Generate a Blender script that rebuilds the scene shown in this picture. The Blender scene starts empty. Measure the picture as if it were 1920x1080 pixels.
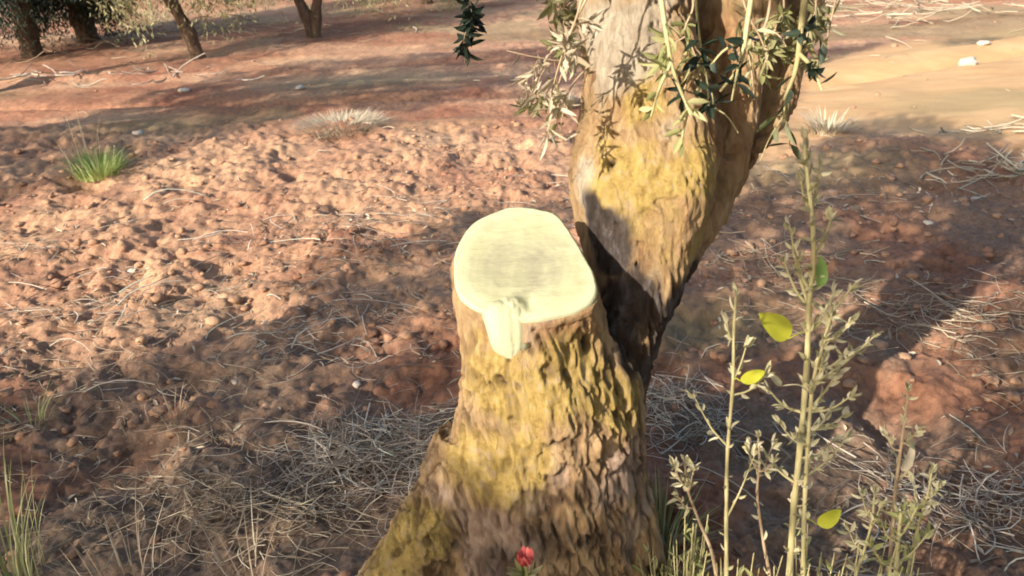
import bpy, bmesh, math, random
import numpy as np
from mathutils import Matrix, Vector
R = math.radians
random.seed(7); rng = np.random.default_rng(7)
S = bpy.context.scene
COL = S.collection

# ---------------------------------------------------------------- camera, sky, sun, exposure
CAM_H, PITCH, ROLL, FPX = 1.70, 26.0, -3.0, 1500.0
cd = bpy.data.cameras.new('camera'); cam = bpy.data.objects.new('camera', cd); COL.objects.link(cam)
cd.sensor_width = 36.0; cd.lens = 36.0 * FPX / 1920.0; cd.clip_start = 0.02; cd.clip_end = 2000
CM = Matrix.Translation((0, 0, CAM_H)) @ Matrix.Rotation(R(90 - PITCH), 4, 'X') @ Matrix.Rotation(R(ROLL), 4, 'Z')
cam.matrix_world = CM
cd.dof.use_dof = True; cd.dof.focus_distance = 2.3; cd.dof.aperture_fstop = 5.6
S.camera = cam
SUN_AZ, SUN_EL = 47.0, 27.0           # light travels towards +X +Y: sun behind and left of the camera
hx, hy = math.sin(R(SUN_AZ)), math.cos(R(SUN_AZ))
L = np.array([hx * math.cos(R(SUN_EL)), hy * math.cos(R(SUN_EL)), -math.sin(R(SUN_EL))])
W = bpy.data.worlds.new('World'); S.world = W; W.use_nodes = True
nt = W.node_tree; bg = nt.nodes['Background']
sky = nt.nodes.new('ShaderNodeTexSky'); sky.sky_type = 'NISHITA'; sky.sun_disc = False
sky.sun_elevation = R(SUN_EL); sky.sun_rotation = math.atan2(-L[0], -L[1])
sky.air_density = 1.0; sky.dust_density = 2.5
nt.links.new(sky.outputs[0], bg.inputs[0]); bg.inputs[1].default_value = 0.15
sd = bpy.data.lights.new('sun', 'SUN'); sd.energy = 4.8; sd.angle = R(0.6); sd.color = (1.0, 0.88, 0.74)
sun = bpy.data.objects.new('sun', sd); COL.objects.link(sun)
sun.rotation_euler = Vector(L.tolist()).to_track_quat('-Z', 'Y').to_euler(); sun.location = (-4, -6, 6)
S.view_settings.view_transform = 'Standard'; S.view_settings.look = 'None'
S.view_settings.gamma = 1.0; S.view_settings.exposure = 0.90
S.render.engine = 'CYCLES'
S.cycles.max_bounces = 5; S.cycles.filter_width = 1.8

# ---------------------------------------------------------------- pixel <-> world
CR = np.array(CM.to_3x3()); CO = np.array([0, 0, CAM_H])
def ray(px, py):
    d = np.array([(px - 960) / FPX, (540 - py) / FPX, -1.0]); return CR @ d
def at(px, py, Y):
    d = ray(px, py); return CO + d * (Y / d[1])
def gat(px, py, z=0.0):
    d = ray(px, py); return CO + d * ((z - CAM_H) / d[2])
def project(P):
    q = (np.asarray(P) - CO) @ CR
    return 960 + FPX * q[..., 0] / -q[..., 2], 540 - FPX * q[..., 1] / -q[..., 2], -q[..., 2]

# ---------------------------------------------------------------- noise
def _h(i, j, k, s):
    n = (i.astype(np.int64) * 374761393 + j.astype(np.int64) * 668265263 + k.astype(np.int64) * 2147483647 + s * 974634777) & 0xffffffff
    n = ((n ^ (n >> 13)) * 1274126177) & 0xffffffff
    n = ((n ^ (n >> 15)) * 2246822519) & 0xffffffff
    return ((n ^ (n >> 16)) & 0xffffff) / float(0xffffff)
def vn(p, s=0):
    p = np.asarray(p, float)
    if p.shape[1] == 2: p = np.column_stack([p, np.zeros(len(p))])
    f = np.floor(p); t = p - f; t = t * t * (3 - 2 * t); i = f.astype(np.int64)
    out = 0
    for a in (0, 1):
        wa = t[:, 0] if a else 1 - t[:, 0]
        for b in (0, 1):
            wb = t[:, 1] if b else 1 - t[:, 1]
            for c in (0, 1):
                wc = t[:, 2] if c else 1 - t[:, 2]
                out = out + wa * wb * wc * _h(i[:, 0] + a, i[:, 1] + b, i[:, 2] + c, s)
    return out
def fbm(p, s=0, o=4, g=0.5):
    v = 0; a = 1; t = 0
    for k in range(o):
        v = v + a * vn(p * 2 ** k + k * 7.3, s + k); t += a; a *= g
    return v / t
def bumps(x, y, cell, s):
    """rounded lumps with uneven size, one to a cell; returns height 0..1"""
    X = x / cell; Y = y / cell; ix = np.floor(X).astype(np.int64); iy = np.floor(Y).astype(np.int64)
    best = np.zeros_like(X); z = np.zeros_like(ix)
    for a in (-1, 0, 1):
        for b in (-1, 0, 1):
            jx, jy = ix + a, iy + b
            cx = jx + _h(jx, jy, z, s); cy = jy + _h(jx, jy, z, s + 1)
            r = 0.35 + 0.6 * _h(jx, jy, z, s + 2); hgt = 0.25 + 0.75 * _h(jx, jy, z, s + 3)
            e = 0.6 + 0.8 * _h(jx, jy, z, s + 4)
            d2 = ((X - cx) ** 2 * e + (Y - cy) ** 2 / e) / r ** 2
            best = np.maximum(best, hgt * np.sqrt(np.clip(1 - d2, 0, 1)))
    return best
def sm(x, a, b):
    t = np.clip((x - a) / (b - a), 0, 1); return t * t * (3 - 2 * t)

# ---------------------------------------------------------------- sunlit patches of ground (outlines in the photograph, laid on the ground)
LIT = [
 [(-500, 400), (60, 372), (330, 300), (560, 215), (800, 205), (1100, 170), (1100, 380), (860, 402), (640, 470), (500, 600), (250, 668), (0, 735), (-500, 800)],
 [(-500, 200), (0, 140), (150, 128), (340, 92), (600, 62), (700, 22), (1080, 10), (1080, 60), (700, 88), (560, 112), (330, 165), (180, 215), (0, 245), (-500, 300)],
 [(1380, 350), (1450, 250), (1500, 130), (1700, 76), (1850, 92), (1920, 60), (2400, -20), (2400, 240), (1920, 275), (1700, 215), (1600, 230), (1530, 272), (1450, 330)],
]
LITG = [np.array([gat(*q)[:2] for q in poly]) for poly in LIT]
def sdist(x, y, poly):
    """signed distance to a polygon (positive inside)"""
    n = len(poly); d = np.full(x.shape, 1e9); ins = np.zeros(x.shape, bool)
    for i in range(n):
        ax, ay = poly[i]; bx, by = poly[(i + 1) % n]
        ex, ey = bx - ax, by - ay
        t = np.clip(((x - ax) * ex + (y - ay) * ey) / (ex * ex + ey * ey + 1e-12), 0, 1)
        d = np.minimum(d, np.hypot(x - ax - t * ex, y - ay - t * ey))
        c = ((ay > y) != (by > y))
        with np.errstate(all='ignore'):
            c &= x < (bx - ax) * (y - ay) / (by - ay + 1e-12) + ax
        ins ^= c
    return np.where(ins, d, -d)

# ---------------------------------------------------------------- ground height
TRK = np.array([gat(*q)[:2] for q in [(1330, 330), (1450, 240), (1500, 120), (1700, 80), (2500, -30), (2500, 300), (1920, 285), (1650, 250)]])
def zones(x, y):
    track = sm(sdist(x, y, TRK), -0.25, 0.35)
    band = sm(y + 0.18 * x, 6.0, 6.9)                       # raked, smoother soil further off
    till = (1 - track) * (1 - 0.72 * band)
    return track, band, till
def gh(x, y):
    x = np.asarray(x, float); y = np.asarray(y, float)
    sh = x.shape; x = x.ravel(); y = y.ravel()
    p = np.column_stack([x, y])
    track, band, till = zones(x, y)
    wx = x + 0.13 * (fbm(p * 8, 50, 4, .6) - .5); wy = y + 0.13 * (fbm(p * 8, 53, 4, .6) - .5)
    h = 0.07 * (fbm(p * 0.9, 1, 3) - 0.5)
    pat = sm(fbm(p * 2.2, 61, 2), .35, .62)
    bil = lambda f, s_: np.abs(2 * vn(np.column_stack([wx, wy]) * f + 3.7, s_) - 1) ** .8
    h = h + till * (0.020 * bumps(wx, wy * 1.1, 0.26, 3) * (0.3 + 0.7 * pat) + 0.008 * bumps(wx, wy, 0.115, 11) * pat + (.4 + .6 * pat) * (.030 * bil(5.5, 91) + .027 * bil(12, 92) + .016 * bil(25, 93)) + 0.044 * (fbm(p * 24, 5, 5, .65) - .5))
    h = h + (1 - till) * .012 * (fbm(p * [6, 12], 6, 4) - .5)
    pits = np.clip(bumps(wx + 3.3, wy, 0.30, 31) - 0.55, 0, 1)
    pits2 = np.clip(bumps(wx * .8 + 9.3, wy * 1.2, 0.16, 37) - 0.6, 0, 1)
    h = h - till * (0.16 * pits + .10 * pits2)
    # low furrow ridges across the orchard floor, seen at the upper left
    c = y + 0.12 * x + 0.10 * (fbm(p * 0.8, 71, 3) - .5)
    for c0, w, a in ((7.6, .10, -.085), (7.35, .12, .035), (8.05, .3, .03), (6.65, .14, .03), (9.1, .12, .04), (9.5, .2, -.03)):
        h = h + a * np.exp(-((c - c0) / w) ** 2) * sm(x, 3.5, 1.0)
    # bank on the right
    c = y - 0.38 * x
    for c0, w, a in ((6.35, .09, -.06), (6.7, .25, .07), (4.05, .35, .05)):
        h = h + a * np.exp(-((c - c0) / w) ** 2) * sm(x, 1.2, 2.4)
    h = h + 0.09 * np.exp(-((x - 0.1) ** 2 + (y - 1.6) ** 2) / .25)      # soil heaped round the trunk
    return h.reshape(sh)
def gz(x, y): return float(gh(np.array([x]), np.array([y]))[0])

# ---------------------------------------------------------------- mesh and object helpers
def new_mesh(name, V, F, mat=None, smooth=True):
    me = bpy.data.meshes.new(name)
    V = np.asarray(V, np.float32)
    if isinstance(F, np.ndarray):
        n, k = F.shape
        me.vertices.add(len(V)); me.vertices.foreach_set('co', V.ravel())
        me.loops.add(n * k); me.loops.foreach_set('vertex_index', F.astype(np.int32).ravel())
        me.polygons.add(n); me.polygons.foreach_set('loop_start', np.arange(0, n * k, k, dtype=np.int32))
        me.update(calc_edges=True)
    else:
        me.from_pydata(V.tolist(), [], F)
    if smooth: me.polygons.foreach_set('use_smooth', np.ones(len(me.polygons), bool))
    if mat: me.materials.append(mat)
    me.update(); return me
def link(name, me, parent=None):
    o = bpy.data.objects.new(name, me); COL.objects.link(o)
    if parent: o.parent = parent
    return o
def tag(o, label=None, cat=None, group=None, kind=None):
    for k, v in (('label', label), ('category', cat), ('group', group), ('kind', kind)):
        if v: o[k] = v
    return o
def thing(name, label, cat, loc=(0, 0, 0), group=None):
    o = bpy.data.objects.new(name, None); COL.objects.link(o); o.location = loc; o.empty_display_size = .1
    return tag(o, label, cat, group)
class Buf:
    """collects tubes and leaves for ONE mesh"""
    def __init__(s): s.V = []; s.F = []; s.n = 0
    def add(s, V, F):
        s.V.append(np.asarray(V, float)); s.F.append(np.asarray(F) + s.n); s.n += len(V)
    def tube(s, P, r, n=5):
        P = np.asarray(P, float); K = len(P); r = np.broadcast_to(np.asarray(r, float), (K,))
        T = np.gradient(P, axis=0); T /= np.linalg.norm(T, axis=1)[:, None] + 1e-9
        ref = np.array([0.31, 0.17, 0.93]) if abs(T[0] @ [0.31, 0.17, 0.93]) < .9 else np.array([1.0, 0, 0])
        A = np.cross(T, ref); A /= np.linalg.norm(A, axis=1)[:, None] + 1e-9; B = np.cross(T, A)
        a = np.arange(n) * 2 * np.pi / n
        V = P[:, None] + r[:, None, None] * (np.cos(a)[None, :, None] * A[:, None] + np.sin(a)[None, :, None] * B[:, None])
        i = np.arange(K - 1)[:, None] * n; j = np.arange(n)[None]; j2 = (j + 1) % n
        F = np.stack([i + j, i + j2, i + n + j2, i + n + j], -1).reshape(-1, 4)
        s.add(V.reshape(-1, 3), F)
    def leaves(s, P, D, N, ln, wd, fold=.25, curl=.12):
        """P base, D direction, N rough normal: two folded quads to a leaf"""
        P = np.atleast_2d(P); m = len(P); ln = np.broadcast_to(ln, (m,)); wd = np.broadcast_to(wd, (m,))
        D = D / (np.linalg.norm(D, axis=1)[:, None] + 1e-9)
        X = np.cross(D, N); X /= np.linalg.norm(X, axis=1)[:, None] + 1e-9; Z = np.cross(X, D)
        def q(u, v, w): return P + D * (ln * u)[:, None] + X * (wd * v)[:, None] + Z * (wd * w)[:, None] - Z * (ln * curl * u * u)[:, None]
        V = np.stack([q(0, 0, 0), q(.33, .5, fold), q(.72, .38, fold), q(1, 0, 0), q(.72, -.38, fold), q(.33, -.5, fold)], 1).reshape(-1, 3)
        b = np.arange(m)[:, None] * 6
        F = np.concatenate([b + [0, 1, 2, 3], b + [0, 3, 4, 5]])
        s.add(V, F)
    def mesh(s, name, mat, smooth=True): return new_mesh(name, np.concatenate(s.V), np.concatenate(s.F), mat, smooth)
def unit(m):
    v = rng.normal(size=(m, 3)); return v / np.linalg.norm(v, axis=1)[:, None]
def spline(P, n=12):
    P = np.asarray(P, float); K = len(P)
    if K < 3:
        t = np.linspace(0, 1, n)[:, None]; return P[0] * (1 - t) + P[-1] * t
    Q = np.vstack([2 * P[0] - P[1], P, 2 * P[-1] - P[-2]]); out = []
    for u in np.linspace(0, K - 1 - 1e-6, n):
        i = int(u); t = u - i; a, b, c, d = Q[i:i + 4]
        out.append(.5 * (2 * b + (c - a) * t + (2 * a - 5 * b + 4 * c - d) * t * t + (3 * b - a - 3 * c + d) * t ** 3))
    return np.array(out)

# ---------------------------------------------------------------- materials
def mat(name, rough=.9):
    m = bpy.data.materials.new(name); m.use_nodes = True; t = m.node_tree
    b = t.nodes['Principled BSDF']; b.inputs['Roughness'].default_value = rough
    b.inputs['Specular IOR Level'].default_value = .25
    return m, t, b
def noise(t, scale, detail=4, rough=.55, vec=None, stretch=None, dist=0):
    n = t.nodes.new('ShaderNodeTexNoise'); n.inputs['Scale'].default_value = scale
    n.inputs['Detail'].default_value = detail; n.inputs['Roughness'].default_value = rough; n.inputs['Distortion'].default_value = dist
    if vec is None: vec = t.nodes.new('ShaderNodeTexCoord').outputs['Object']
    if stretch:
        mp = t.nodes.new('ShaderNodeMapping'); mp.inputs['Scale'].default_value = stretch
        t.links.new(vec, mp.inputs[0]); vec = mp.outputs[0]
    t.links.new(vec, n.inputs['Vector']); return n.outputs['Fac']
def ramp(t, fac, stops):
    r = t.nodes.new('ShaderNodeValToRGB'); e = r.color_ramp.elements
    while len(e) < len(stops): e.new(.5)
    for k, (p, c) in enumerate(stops):
        e[k].position = p; e[k].color = (*c, 1) if len(c) == 3 else c
    t.links.new(fac, r.inputs[0]); return r.outputs[0]
def mix(t, fac, a, b, mode='MIX'):
    n = t.nodes.new('ShaderNodeMix'); n.data_type = 'RGBA'; n.blend_type = mode
    for i, v in ((0, fac), (6, a), (7, b)):
        if isinstance(v, (int, float)): n.inputs[i].default_value = v
        elif isinstance(v, tuple): n.inputs[i].default_value = (*v, 1)
        else: t.links.new(v, n.inputs[i])
    return n.outputs[2]
def attr(t, name):
    a = t.nodes.new('ShaderNodeAttribute'); a.attribute_name = name; return a.outputs['Fac']
def bump(t, b, h, s=.5, d=.01):
    n = t.nodes.new('ShaderNodeBump'); n.inputs['Strength'].default_value = s; n.inputs['Distance'].default_value = d
    t.links.new(h, n.inputs['Height']); t.links.new(n.outputs[0], b.inputs['Normal'])
def isl(t):
    g = t.nodes.new('ShaderNodeNewGeometry'); return g.outputs['Random Per Island']
def leafmat(name, stops, trans=.25, rough=.55):
    m, t, b = mat(name, rough)
    c = ramp(t, isl(t), stops); t.links.new(c, b.inputs['Base Color'])
    tr = t.nodes.new('ShaderNodeBsdfTranslucent'); t.links.new(c, tr.inputs[0])
    mx = t.nodes.new('ShaderNodeMixShader'); mx.inputs[0].default_value = trans
    t.links.new(b.outputs[0], mx.inputs[1]); t.links.new(tr.outputs[0], mx.inputs[2])
    t.links.new(mx.outputs[0], t.nodes['Material Output'].inputs[0]); return m

# soil
M_SOIL, t, b = mat('red_soil', .95)
c1 = ramp(t, noise(t, 1.1, 5, .6), [(.30, (.31, .155, .098)), (.45, (.385, .225, .14)), (.58, (.455, .285, .175)), (.72, (.42, .29, .185))])
c2 = ramp(t, noise(t, 26, 6, .7), [(.25, (.34, .30, .29)), (.48, (.9, .88, .88)), (.72, (1.30, 1.26, 1.2))])
c3 = mix(t, 1.0, c1, c2, 'MULTIPLY')
c3 = mix(t, attr(t, 'shade_tint'), c3, mix(t, 1.0, c3, (.74, .62, .60), 'MULTIPLY'))  # darker, redder multiplier puts ground shade into the soil colour
c4 = mix(t, attr(t, 'litter'), c3, ramp(t, noise(t, 60, 5, .7), [(.3, (.085, .065, .045)), (.5, (.19, .15, .11)), (.72, (.34, .28, .20))]))
c5 = mix(t, attr(t, 'sand'), c4, ramp(t, noise(t, 3.2, 5, .6, stretch=(.35, 1.4, 1)), [(.3, (.46, .28, .135)), (.55, (.54, .35, .175)), (.75, (.55, .39, .22))]))
c6 = mix(t, attr(t, 'green'), c5, (.20, .19, .10))
t.links.new(c6, b.inputs['Base Color'])
bump(t, b, noise(t, 70, 7, .7), .55, .012)
# bark
def barkmat(name):
    m, t, b = mat(name, .85)
    fine = noise(t, 34, 6, .65, stretch=(1, 1, .3), dist=.5)
    c = ramp(t, fine, [(.28, (.30, .17, .085)), (.42, (.56, .36, .18)), (.58, (.66, .46, .25)), (.75, (.70, .55, .38))])
    c = mix(t, attr(t, 'pink'), c, ramp(t, fine, [(.3, (.32, .21, .16)), (.55, (.56, .41, .32)), (.75, (.66, .53, .43))]))
    c = mix(t, attr(t, 'pale'), c, ramp(t, fine, [(.3, (.50, .42, .32)), (.55, (.70, .62, .48)), (.75, (.76, .70, .58))]))
    c = mix(t, attr(t, 'rust'), c, ramp(t, fine, [(.3, (.30, .14, .06)), (.55, (.60, .36, .18)), (.75, (.68, .46, .27))]))
    c = mix(t, attr(t, 'moss'), c, ramp(t, noise(t, 40, 5, .7), [(.3, (.36, .23, .08)), (.40, (.56, .39, .11)), (.52, (.68, .50, .15)), (.64, (.68, .50, .28))]))
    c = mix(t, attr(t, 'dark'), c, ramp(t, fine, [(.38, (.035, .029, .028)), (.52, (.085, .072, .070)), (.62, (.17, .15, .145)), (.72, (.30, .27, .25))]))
    c = mix(t, attr(t, 'crev'), c, (.11, .065, .035))
    t.links.new(c, b.inputs['Base Color'])
    bump(t, b, noise(t, 60, 8, .8, stretch=(1, 1, .4), dist=.6), 1.0, .02); return m
M_BARK = barkmat('olive_bark')
M_FBARK, t, b = mat('far_bark', .9)
t.links.new(ramp(t, noise(t, 18, 5, .6, stretch=(1, 1, .3)), [(.3, (.05, .035, .022)), (.7, (.17, .11, .07))]), b.inputs['Base Color'])
bump(t, b, noise(t, 30, 5), .8, .03)
# fresh wood
M_WOOD, t, b = mat('fresh_cut_wood', .7)
geo = t.nodes.new('ShaderNodeTexCoord').outputs['Object']
c = ramp(t, noise(t, 9, 4, .6, stretch=(1, .25, 1)), [(.3, (.34, .345, .20)), (.5, (.42, .425, .26)), (.7, (.47, .475, .31))])
c = mix(t, attr(t, 'heart'), c, (.27, .26, .18))
c = mix(t, attr(t, 'rim'), c, (.50, .505, .34))
t.links.new(c, b.inputs['Base Color'])
bump(t, b, noise(t, 110, 6, .7, stretch=(.25, 1, 1), dist=.5), .45, .006)
# plants
M_STRAW = leafmat('dry_straw', [(0, (.24, .18, .12)), (.4, (.42, .33, .23)), (.8, (.56, .47, .34)), (1, (.62, .55, .42))], .1, .8)
M_GREY = leafmat('grey_twigs', [(0, (.16, .12, .09)), (.5, (.44, .37, .30)), (.85, (.62, .55, .46)), (1, (.50, .55, .46))], .05, .8)
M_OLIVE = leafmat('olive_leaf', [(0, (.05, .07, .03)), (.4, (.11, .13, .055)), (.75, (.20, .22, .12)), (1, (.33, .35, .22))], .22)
M_OLIVED = leafmat('dark_leaf', [(0, (.010, .022, .016)), (.5, (.022, .038, .024)), (.9, (.040, .062, .042)), (1, (.10, .13, .10))], .15)  # dark sprig leaves; on the far-left crowns the tone paints their shade
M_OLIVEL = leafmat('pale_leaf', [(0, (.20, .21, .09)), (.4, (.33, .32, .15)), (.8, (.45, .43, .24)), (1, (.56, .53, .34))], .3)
M_FARPALE = leafmat('far_pale_leaf', [(0, (.30, .30, .13)), (.5, (.48, .46, .24)), (1, (.66, .62, .40))], .35)
M_DRYLEAF = leafmat('dry_pale_leaf', [(0, (.36, .30, .20)), (.5, (.55, .47, .34)), (1, (.68, .62, .48))], .2)
M_GRASS = leafmat('green_grass', [(0, (.20, .28, .06)), (.5, (.38, .50, .15)), (1, (.62, .66, .34))], .35)
M_STEM, t, b = mat('pale_stem', .7)
t.links.new(ramp(t, noise(t, 30, 4, stretch=(1, 1, .3)), [(.3, (.36, .31, .15)), (.55, (.52, .47, .25)), (.75, (.62, .56, .34))]), b.inputs['Base Color'])
M_STEMB, t, b = mat('tan_stem', .75)
t.links.new(ramp(t, noise(t, 30, 4, stretch=(1, 1, .3)), [(.3, (.30, .21, .13)), (.55, (.45, .34, .22)), (.75, (.54, .44, .30))]), b.inputs['Base Color'])
M_BUD = leafmat('bud_leaf', [(0, (.40, .38, .20)), (.5, (.56, .52, .33)), (1, (.70, .64, .46))], .25, .6)
M_WEED = leafmat('weed_leaf', [(0, (.20, .22, .08)), (.5, (.36, .37, .16)), (1, (.54, .52, .28))], .3, .6)
M_LIME = leafmat('yellow_leaf', [(0, (.50, .52, .045)), (1, (.58, .58, .06))], .35, .5)
M_GREEN = leafmat('fresh_green_leaf', [(0, (.24, .40, .10)), (1, (.3, .46, .14))], .35, .5)
M_RED = leafmat('red_petal', [(0, (.62, .09, .09)), (1, (.85, .26, .24))], .3, .5)
M_STONE, t, b = mat('pale_stone', .8)
t.links.new(ramp(t, noise(t, 20, 4), [(.3, (.42, .34, .27)), (.7, (.68, .60, .50))]), b.inputs['Base Color'])

# ---------------------------------------------------------------- the ground, one sheet to the horizon
def build_ground():
    ys = np.concatenate([np.linspace(-9, .3, 40), np.geomspace(.42, 15, 820), np.geomspace(15.4, 400, 60)])
    u = np.linspace(-1, 1, 1001); u = np.sign(u) * np.abs(u) ** 1.15
    Y = np.repeat(ys[:, None], len(u), 1); X = u[None] * (3.2 + 1.15 * np.clip(ys, 0, None))[:, None] * np.where(ys < 0.3, 3, 1)[:, None]
    X = np.where(Y < .3, u[None] * 12, X)
    Z = gh(X, Y); n, m = X.shape
    V = np.stack([X, Y, Z], -1).reshape(-1, 3)
    i = np.arange(n - 1)[:, None] * m + np.arange(m - 1)[None]
    F = np.stack([i, i + 1, i + m + 1, i + m], -1).reshape(-1, 4)
    me = new_mesh('ground', V, F, M_SOIL)
    x, y = V[:, 0], V[:, 1]; p = V[:, :2]
    track, band, till = zones(x, y)
    near = sm(y + .25 * (fbm(p * 1.5, 8, 2) - .5) * 4, 3.6, 2.0)
    lit = .75 * near * sm(fbm(p * 2.3, 14, 4), .38, .58)
    lit = np.maximum(lit, .55 * sm(x, .5, 1.4) * sm(y, 5.2, 3.6) * sm(fbm(p * 2.0, 19, 4), .42, .62))
    g = sm(fbm(p * .8 + 3, 33, 3), .56, .7) * .45 * band
    for (px, py, r) in ((680, 160, .5), (300, 240, .4), (1500, 330, .4), (1300, 620, .2)):
        q = gat(px, py); g = np.maximum(g, .6 * np.exp(-(((x - q[0]) / (2 * r)) ** 2 + ((y - q[1]) / r) ** 2)))
    shade_tint = np.clip(sm(y + 1.6 * (fbm(p * 1.1, 66, 4) - .5) + .5 * x * (x > 0), 3.6, 2.6) + .8 * sm(x, .6, 1.6) * sm(y - .5 * x, 4.2, 3.2), 0, 1) * (1 - track)  # shade of the near and right-hand ground deepened in the soil colour
    shade_tint = np.maximum(shade_tint, .95 * sm(fbm(p * [.5, 1.6], 68, 4), .40, .55) * band * (1 - track))  # mauve shade of the far band painted into the soil
    for nm, a in (('litter', lit), ('sand', track * .95), ('green', g), ('shade_tint', shade_tint)):
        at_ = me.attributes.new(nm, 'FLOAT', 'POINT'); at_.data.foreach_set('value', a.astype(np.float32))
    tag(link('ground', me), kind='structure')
build_ground()

# loose clods of soil
def ico(sub=2):
    bm = bmesh.new(); bmesh.ops.create_icosphere(bm, subdivisions=sub, radius=1)
    V = np.array([v.co[:] for v in bm.verts]); F = np.array([[v.index for v in f.verts] for f in bm.faces]); bm.free(); return V, F
ICV, ICF = ico(2)
def lump(pos, r, seed, flat=.7):
    V = ICV * (0.45 + .75 * vn(ICV * 1.5 + seed * 3.1, seed % 97) + .65 * vn(ICV * 3.4 + seed, 5))[:, None]
    s = np.array([1, random.uniform(.7, 1.2), flat]) * r
    a = random.uniform(0, 6.28); c, s_ = math.cos(a), math.sin(a)
    s[2] *= random.uniform(.6, 1.1); V = V * s; V = np.column_stack([V[:, 0] * c - V[:, 1] * s_, V[:, 0] * s_ + V[:, 1] * c, V[:, 2]]); return V + pos
def clods():
    B = Buf(); pts = []
    while len(pts) < 1500:
        y = random.uniform(1.0, 6.6) if random.random() < .9 else random.uniform(6.5, 11); x = random.uniform(-1, 1) * (.9 + .72 * y)
        if random.random() < .25 + .75 * (vn(np.array([[x * 1.3, y * 1.3]]), 77)[0] > .45): pts.append((x, y))
    P = np.array(pts); tr, bd, ti = zones(P[:, 0], P[:, 1]); Z = gh(P[:, 0], P[:, 1])
    for k, (x, y) in enumerate(pts):
        if random.random() > ti[k] + .08 or (y < 2.3 and random.random() < .75): continue
        r = random.uniform(.008, .022) if random.random() < .75 else random.uniform(.018, .032)
        B.add(lump(np.array([x, y, Z[k] + r * .2]), r, k), ICF)
    me = B.mesh('soil_clods', M_SOIL)
    tag(link('soil_clods', me), 'loose clods of red soil scattered over the tilled orchard floor', 'soil clods', kind='stuff')
clods()

# ---------------------------------------------------------------- the sawn olive tree
def ring_rows(rows, n=48, depth=.88, wob=.04, seed=0):
    """rows (pixel y, x left, x right, Y of the axis) -> rings"""
    rings = []; a = np.arange(n) * 2 * np.pi / n
    for k, (py, xl, xr, Y) in enumerate(rows):
        A, Bp = at(xl, py, Y), at(xr, py, Y); c = (A + Bp) / 2; r = abs(Bp[0] - A[0]) / 2
        w = 1 + wob * np.sin(3 * a + seed + .35 * k) + wob * .7 * np.sin(5 * a + 2 * seed - .3 * k)
        rings.append(np.stack([c[0] + r * np.cos(a) * w, Y + r * depth * np.sin(a) * w, np.full(n, c[2])], 1))
    return rings
def loft(rings, caps=True):
    rings = np.array(rings); K, n, _ = rings.shape
    # refine along the length
    out = []
    for j in range(n): out.append(spline(rings[:, j], K * 5))
    rr = np.array(out).transpose(1, 0, 2); K = len(rr)
    V = rr.reshape(-1, 3); F = []
    for i in range(K - 1):
        for j in range(n):
            F.append([i * n + j, i * n + (j + 1) % n, (i + 1) * n + (j + 1) % n, (i + 1) * n + j])
    return V, F, n, K
OUT = [(920, 402), (955, 387), (1005, 392), (1047, 402), (1068, 434), (1090, 468), (1106, 498), (1120, 527), (1124, 560), (1100, 584), (1050, 598), (1000, 608), (960, 606), (905, 592), (873, 575), (855, 555), (848, 515), (852, 470), (870, 437), (893, 415)]
PF, PR = at(985, 608, 1.375), at(970, 386, 1.635)
PN = np.cross([1, 0, .06], PR - PF); PN /= np.linalg.norm(PN)
def onplane(px, py, off=0):
    d = ray(px, py); return CO + d * (((PF + PN * off - CO) @ PN) / (d @ PN))
OUTW = np.array([onplane(*q) for q in OUT]); OC = OUTW.mean(0)
def outline(n, smoothn=1):
    P = np.vstack([OUTW, OUTW[:1]]); Q = []
    for i in range(len(OUTW)):
        for t_ in np.linspace(0, 1, 12, endpoint=False): Q.append(P[i] * (1 - t_) + P[i + 1] * t_)
    Q = np.array(Q); K = np.ones(15) / 15
    Q = np.stack([np.convolve(np.concatenate([Q[-7:, c], Q[:, c], Q[:7, c]]), K, 'valid') for c in range(3)], 1)
    th = np.arctan2(Q[:, 1] - OC[1], Q[:, 0] - OC[0]); o = np.argsort(th); th = th[o]; Q = Q[o]
    a = (np.arange(n) * 2 * np.pi / n + np.pi) % (2 * np.pi) - np.pi
    return np.stack([np.interp(a, th, Q[:, c], period=2 * np.pi) for c in range(3)], 1)
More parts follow.
